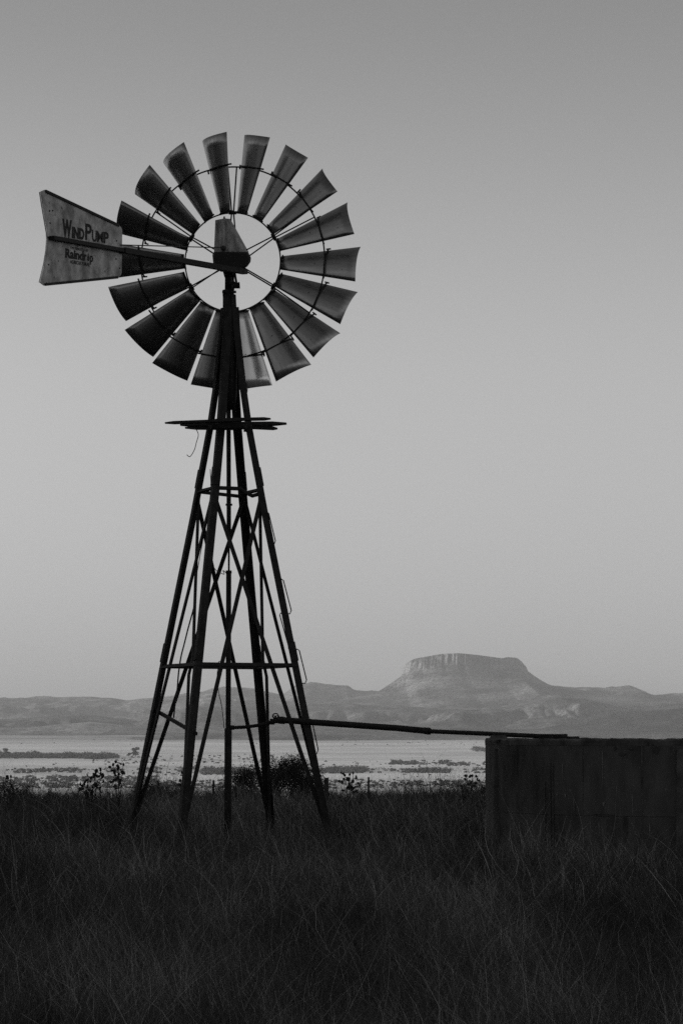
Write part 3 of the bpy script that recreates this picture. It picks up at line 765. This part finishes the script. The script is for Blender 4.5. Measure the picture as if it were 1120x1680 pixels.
stain('damp_stain', M_STAIN, [(1000, .1, .58, .14), (1021, .25, .58, .07), (988, .572, .60, .30), (1071, 1.36, 1.45, .09), (1018, 1.33, 1.37, .10), (1030, 1.40, 1.44, .07), (1006, 1.39, 1.45, .04), (846, 1.0, 1.44, .02)], .010)
for px in (952, 1048):                                        # faint joints between the wall panels
    a = tank_at(px); m = MB(); m.tube([tp(a, TR - .004, -.1), tp(a, TR - .004, TH - .09)], .013, 6); m.build('panel_joint', M_CONC2, tank, TC)
stain('lime_drip', M_LIME, [(920, 1.0, 1.25, .008), (938, .55, .8, .008), (925, .80, .84, .02), (987, .70, .75, .03), (1008, .85, .95, .007), (1033, .6, .85, .008), (978, .3, .5, .008), (965, .4, .52, .008), (1088, .9, .93, .012), (985, .95, 1.4, .006), (1060, .35, .5, .008), (911, .82, .85, .015)], .013)
a = tank_at(818); p = tp(a, TR - .10, TH)
m = MB(); t = Vector((-math.sin(a), math.cos(a), 0)); n_ = Vector((math.cos(a), math.sin(a), 0))
c = W(817, 1211, TY - .9); c.z = TH + .001
m.hull([c + Vector((sx * .125, sy * .10, 0)) for sx in (-1, 1) for sy in (-1, 1)] + [c + Vector((sx * .085, sy * .07, .045)) for sx in (-1, 1) for sy in (-1, 1)])
m.build('pipe_pad', M_CONC2, tank, TC)
m = MB(); m.v = [tuple(tp(2 * math.pi * i / 64, TR - .17, TH - .25)) for i in range(64)]; m.f = [tuple(range(64))]
M_WATER = bpy.data.materials.new('still_water'); M_WATER.use_nodes = True; q = M_WATER.node_tree.nodes['Principled BSDF']; q.inputs['Base Color'].default_value = (.02, .02, .02, 1); q.inputs['Roughness'].default_value = .05
kind(m.build('water', M_WATER, None, (TC.x, TC.y, TH - .25), fix=False), 'structure')

# ------------------------------------------------------------------ grass
def grass_material():
    m = bpy.data.materials.new('dry_veld_grass'); m.use_nodes = True; nt = m.node_tree; L = nt.links.new
    b = nt.nodes['Principled BSDF']; b.inputs['Roughness'].default_value = .8; b.inputs['Specular IOR Level'].default_value = .15
    at = nt.nodes.new('ShaderNodeAttribute'); at.attribute_name = 'tone'
    r = nt.nodes.new('ShaderNodeValToRGB'); e = r.color_ramp.elements
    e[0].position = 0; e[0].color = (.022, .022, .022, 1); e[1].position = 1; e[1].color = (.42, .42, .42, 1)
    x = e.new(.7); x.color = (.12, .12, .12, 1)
    L(at.outputs['Fac'], r.inputs[0]); L(r.outputs[0], b.inputs['Base Color']); return m
M_GRASS = grass_material()
def make_grass():
    g = np.random.default_rng(12); P = []
    for (y0, y1, den) in ((12.2, 18, 2100), (18, 25, 1300), (25, 34, 720), (34, 46, 420), (46, 64, 330)):
        hw = y1 * 560 / F + 2.2; n = int(den * (y1 - y0) * 2 * hw)
        P.append(np.stack([g.uniform(-hw, hw, n), g.uniform(y0, y1, n)], 1))
    P = np.concatenate(P)
    cl = fbm(P[:, 0] * 1.1, P[:, 1] * .8, 3, 31); keep = g.random(len(P)) < np.clip(.25 + 1.5 * (cl - .2), .15, 1)
    inside = (P[:, 0] - TC.x) ** 2 + (P[:, 1] - TC.y) ** 2 < (TR + .06) ** 2
    P = P[keep & ~inside]; cl = cl[keep & ~inside]; n = len(P); x, y = P[:, 0], P[:, 1]
    # tufts: part of the blades gathered round common roots, fanning out
    nt_ = n // 26; seeds = g.integers(0, n, nt_); own = g.random(n) < .55; ti = g.integers(0, nt_, n)
    near_s = np.argsort(y[seeds]); order = np.argsort(y); slot = np.empty(n, int); slot[order] = np.clip((np.arange(n) / n * nt_).astype(int), 0, nt_ - 1)
    ti = near_s[np.clip(slot + g.integers(-6, 7, n), 0, nt_ - 1)]
    ox, oy = g.normal(0, .055, n), g.normal(0, .055, n)
    x = np.where(own, x[seeds][ti] + ox, x); y = np.where(own, y[seeds][ti] + oy, y)
    ttone = g.normal(0, .20, nt_)[ti] * own; tsize = np.where(own, g.uniform(.7, 1.7, nt_)[ti], 1.0)
    big = fbm(x * .35, y * .22, 3, 41)
    kindr = g.random(n)
    taz = np.arctan2(oy, ox)
    tall = kindr > np.interp(y, [15, 45, 52], [.90, .90, .975]); mat_ = ((kindr < .50) | (big < .42)) & ~(own & (kindr > .25))
    h = g.uniform(.16, .36, n) * (.55 + .9 * big) * tsize; h[tall] *= g.uniform(1.3, 2.2, tall.sum()); h[mat_ & ~tall] *= .5
    h *= np.interp(y, [12, 20, 40, 50, 60], [.9, 1.0, 1.2, 1.6, 2.1]) * (1 + np.clip((y - 40) / 12, 0, 1) * 1.1 * (fbm(x * 1.6, y * .6, 3, 61) - .5))
    h[tall & (y > 46)] *= .75
    w = np.interp(y, [12, 20, 40, 66], [.0024, .0033, .006, .010]) * g.uniform(.6, 1.3, n); w[tall] *= .8
    lean = g.uniform(.1, .7, n); lean[mat_] = g.uniform(.7, 2.8, mat_.sum()); lean[tall] = g.uniform(.05, .8, tall.sum())
    az = g.normal(math.pi, 1.5, n) + 2.2 * (fbm(x * 1.3, y * .9, 2, 91) - .5); az[mat_] = g.uniform(0, 6.283, mat_.sum())
    fan = own & ~mat_; az[fan] = taz[fan] + g.normal(0, .4, fan.sum()); lean[fan] = np.hypot(ox, oy)[fan] * 11 + g.uniform(0, .25, fan.sum())
    stalk = (g.random(n) < np.interp(y, [12, 30, 50], [.0012, .002, .0035])) & (y < 52)    # long pale flower stalks, mostly leaning left
    ns = stalk.sum(); h[stalk] = g.uniform(.42, .85, ns) * np.interp(y[stalk], [12, 30, 50], [.7, .9, 1]); w[stalk] *= 2.0; lean[stalk] = g.uniform(.2, 1.0, ns); az[stalk] = g.normal(math.pi, .9, ns)
    dx, dy = np.cos(az), np.sin(az) * .8
    fa = g.uniform(-.9, .9, n); wx, wy = np.cos(fa), np.sin(fa)        # blade width direction
    z = zground(x, y)
    K = 5; ts = np.linspace(0, 1, K); V = np.zeros((n, K, 2, 3))
    norm = 1 / np.sqrt(1 + .5 * lean ** 2); kx = g.normal(0, .45, n)
    for i, t in enumerate(ts):
        bend = lean * h * norm * (0.25 * t + .75 * t * t); up = h * norm * (t - .22 * np.minimum(lean, 1.6) * t * t)
        cx = x + dx * bend + kx * h * t * (1 - t) * 1.2; cy = y + dy * bend; ww = w * (1 - .85 * t ** 1.5) * .5
        V[:, i, 0] = np.stack([cx - wx * ww, cy - wy * ww, z - .02 + up], 1); V[:, i, 1] = np.stack([cx + wx * ww, cy + wy * ww, z - .02 + up], 1)
    base = (np.arange(n) * K * 2)[:, None]; f = np.concatenate([base + np.array([[2*i, 2*i+1, 2*i+3, 2*i+2]]) for i in range(K - 1)])
    patch = fbm(x * .9, y * .45, 4, 77)
    tone = np.clip(g.beta(1.0, 2.4, n) + .5 * (big - .5) + 1.2 * (patch - .5) + ttone, 0, .95)
    pale = g.random(n) < np.where(tall, .09, .02) * np.clip(patch * 3.2 - .6, .3, 2.2); tone[pale] = g.uniform(.75, 1.0, pale.sum()); tone[stalk] = np.where(g.random(ns) < .7, g.uniform(.8, 1, ns), .05)
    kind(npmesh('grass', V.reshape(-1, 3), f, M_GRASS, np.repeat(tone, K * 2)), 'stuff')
make_grass()

# ------------------------------------------------------------------ weeds, bush, shrubs, fence
def gz(x, y): return float(zground(x, y))
def stemline(p, d, l, sag, n=5):
    q = Vector(p); v = Vector(d).normalized(); out = [q.copy()]
    for _ in range(n):
        v = (v + Vector((rnd.uniform(-.12, .12), rnd.uniform(-.12, .12), sag))).normalized(); q = q + v * (l / n); out.append(q.copy())
    return out
def seed_weed(px, top, yd, width, heads, label, dense=1.0):
    b = W(px, 1290, yd); b.z = gz(b.x, yd); H = W(px, top, yd).z - b.z
    t = thing('dry_weed', b, label, 'weed')
    st, hd = MB(), MB(); k = yd / F
    for i in range(heads):
        a = (i / max(1, heads - 1) - .5) * width * k + rnd.uniform(-.03, .03)
        hh = H * (1 - .30 * abs(a) / (width * k * .5 + 1e-6) * rnd.random()) * rnd.uniform(.82, 1.0)
        pts = [b + Vector((a * s ** 1.5 + rnd.uniform(-.012, .012), rnd.uniform(-.02, .02), hh * s)) for s in (0, .3, .55, .75, .9, 1)]
        st.tube(pts, [.011, .010, .008, .007, .006, .004], 5)
        for j in range(int(rnd.randint(5, 8) * dense)):
            s = rnd.uniform(.58, 1.0); q = b + Vector((a * s ** 1.5, 0, hh * s))
            sd_ = rnd.choice((-1, 1)); e = q + Vector((sd_ * rnd.uniform(.02, .085), rnd.uniform(-.06, .06), rnd.uniform(.03, .08)))
            st.tube([q, e], .004, 4); hd.blob(e, (rnd.uniform(.018, .036), rnd.uniform(.018, .036), rnd.uniform(.022, .040)), 1, .35)
        hd.blob(pts[-1], (.024, .024, .036), 1, .3)
        for j in range(7):                                   # narrow drooping leaves lower down
            s = rnd.uniform(.2, .75); q = b + Vector((a * s ** 1.5, 0, hh * s)); az = rnd.uniform(0, 6.28); l = rnd.uniform(.07, .16)
            d = Vector((math.cos(az), math.sin(az), .5)) * l; n_ = Vector((-math.sin(az), math.cos(az), 0)) * .012
            hd.add([q, q + d * .5 + n_ + Vector((0, 0, .02)), q + d, q + d * .5 - n_ + Vector((0, 0, .02))], [(0, 1, 2, 3)])
    st.build('stem', M_WEED, t, b, fix=False); hd.build('seed_heads', M_WEED, t, b, fix=False)
    return t
seed_weed(150, 1263, 50, 34, 5, 'dark dry weed with clustered seed heads left of the tower, broader of the two there', 1.3)
seed_weed(195, 1243, 49, 18, 3, 'tallest dry weed, upright with seed heads close beside the left tower leg', 1.5)
seed_weed(166, 1257, 53, 6, 1, 'single thin weed stalk between two broader seed head weeds', .5)
seed_weed(17, 1270, 52, 16, 3, 'dry weed with two dark seed heads at the left edge of the photo')
seed_weed(303, 1262, 52, 8, 2, 'dry weed standing close against the front left tower leg')
seed_weed(574, 1264, 56, 28, 5, 'dry weed with upright stalks right of the tower on the grass crest', 1.2)
seed_weed(770, 1266, 56, 22, 4, 'dry weed beside the left edge of the concrete tank', .8)

def grow(mb, p, d, l, r, depth, tips, twigs):
    pts = stemline(p, d, l, .03 if depth > 1 else .0, 4)
    (mb if depth >= 3 else twigs).tube(pts, [r * (1 - .45 * i / 4) for i in range(5)], 5 if depth >= 3 else 3, False)
    if depth == 0: tips.append(pts[-1]); return
    for k in range(rnd.choice((3, 3, 4)) if depth > 1 else rnd.choice((2, 3))):
        i = rnd.randint(2, 4) if k else 4; v = Vector(d).normalized()
        side = Vector((rnd.uniform(-1, 1), rnd.uniform(-1, 1), rnd.uniform(-.35, .75)))
        grow(mb, pts[i], v * .75 + side * .85, l * rnd.uniform(.62, .8), r * .63, depth - 1, tips, twigs)
def thorn_bush(name, px, yd, scale, label, trunks, depth=4, leafy=.5, group=None, cat='bush'):
    b = W(px, 1290, yd); b.z = gz(b.x, yd)
    t = thing(name, b, label, cat, group); tr, tw, tips = MB(), MB(), []
    for (sx, sz) in trunks:
        grow(tr, b + Vector((sx * .08 * scale, 0, -.05)), Vector((sx, rnd.uniform(-.3, .3), sz)),   .46 * scale, .036 * scale, depth, tips, tw)
    for q in tips:
        if rnd.random() < leafy:
            for _ in range(9):
                c = q + Vector((rnd.gauss(0, .05), rnd.gauss(0, .05), rnd.gauss(0, .04))) * scale; a = Vector((rnd.gauss(0, 1), rnd.gauss(0, 1), rnd.gauss(0, 1))).normalized() * .014 * scale
                e = a.orthogonal() * .6; tw.add([c - a, c + e, c + a, c - e], [(0, 1, 2, 3)])
    if tr.v: tr.build('trunk', M_TWIG, t, b, fix=False)
    tw.build('crown', M_TWIG, t, b, fix=False)
    return t
thorn_bush('thorn_bush', 430, 60, .92, 'sprawling bare thorn bush behind the tower, the more open left one', [(-.9, .75), (-.4, 1), (.15, 1.1), (-1.2, .35)], 5, .35)
thorn_bush('thorn_bush', 468, 61, 1.06, 'dense dark thorn bush behind the right tower leg', [(-.5, .9), (.1, 1.1), (.55, .9), (.9, .5), (-.2, .8), (.3, .8), (-.8, .5)], 5, .6)
proto = None
for i, (px, yd, s) in enumerate([(12, 56, .62), (34, 58, .48), (88, 60, .42), (120, 60, .40), (236, 58, .52), (262, 57, .55), (285, 59, .52), (345, 60, .45), (398, 56, .50), (512, 57, .50), (548, 60, .42), (600, 60, .48), (640, 60, .42), (700, 60, .38), (735, 59, .45), (784, 57, .55), (-30, 57, .5)]):
    if i < 3:
        o = thorn_bush('low_shrub', px, yd, .5, 'low dark twiggy shrub on the grassy crest', [(-1, .6), (-.6, .85), (-.2, 1), (.2, 1), (.6, .85), (1, .6)], 4, .95, 'low shrubs along the grassy crest', 'shrub')
        proto = (proto or []) + [o]
    else: o = copy_tree(proto[i % 3])
    b = W(px, 1290, yd); b.z = gz(b.x, yd); o.location = b; o.scale = (s / .5,) * 3; o.rotation_euler.z = rnd.uniform(0, 6.28)

f0 = W(349, 1290, 62); fence = thing('wire_fence', (f0.x, 62, gz(f0.x, 62)), 'sagging wire fence of thin dark posts on the crest behind the tower', 'fence'); fo = Vector(fence.location)
tops = []
for px, top, yd, w in ((258, 1281, 62, .05), (349, 1280, 62, .055), (430, 1281, 62, .05), (534, 1276, 60, .11), (603, 1275, 61.5, .05)):
    b = W(px, 1290, yd); z0 = gz(b.x, yd); z1 = W(px, top, yd).z
    m = MB(); m.tube([(b.x, yd, z0 - .2), (b.x + .015, yd, (z0 + z1) / 2), (b.x + .02, yd, z1)], [w * .55, w * .5, w * .45], 7); m.build('post', M_POST, fence, fo); tops.append(Vector((b.x + .015, yd, z1)))
for dz in (.10, .36):
    m = MB()
    for a, b in zip(tops[:-1], tops[1:]):
        a2, b2 = a - Vector((0, 0, dz)), b - Vector((0, 0, dz)); m.tube([a2, a2.lerp(b2, .5) - Vector((0, 0, .03)), b2], .0035, 4)
    m.build('fence_wire', M_WIRE, fence, fo, fix=False)

# ------------------------------------------------------------------ haze
hz = MB(); X0, X1, Y0, Y1, Z0, Z1 = -9000, 9000, -300, 15800, -75, 420
hz.hull([(x, y, z) for x in (X0, X1) for y in (Y0, Y1) for z in (Z0, Z1)])
M_HAZE = bpy.data.materials.new('pale_haze'); M_HAZE.use_nodes = True; nt = M_HAZE.node_tree
nt.nodes.remove(nt.nodes['Principled BSDF']); pv = nt.nodes.new('ShaderNodeVolumePrincipled')
pv.inputs['Color'].default_value = (.9, .9, .9, 1); pv.inputs['Density'].default_value = 5.5e-5; pv.inputs['Anisotropy'].default_value = 0.0
nt.links.new(pv.outputs[0], nt.nodes['Material Output'].inputs['Volume'])
kind(hz.build('haze', M_HAZE, None, (0, 0, 0)), 'stuff')
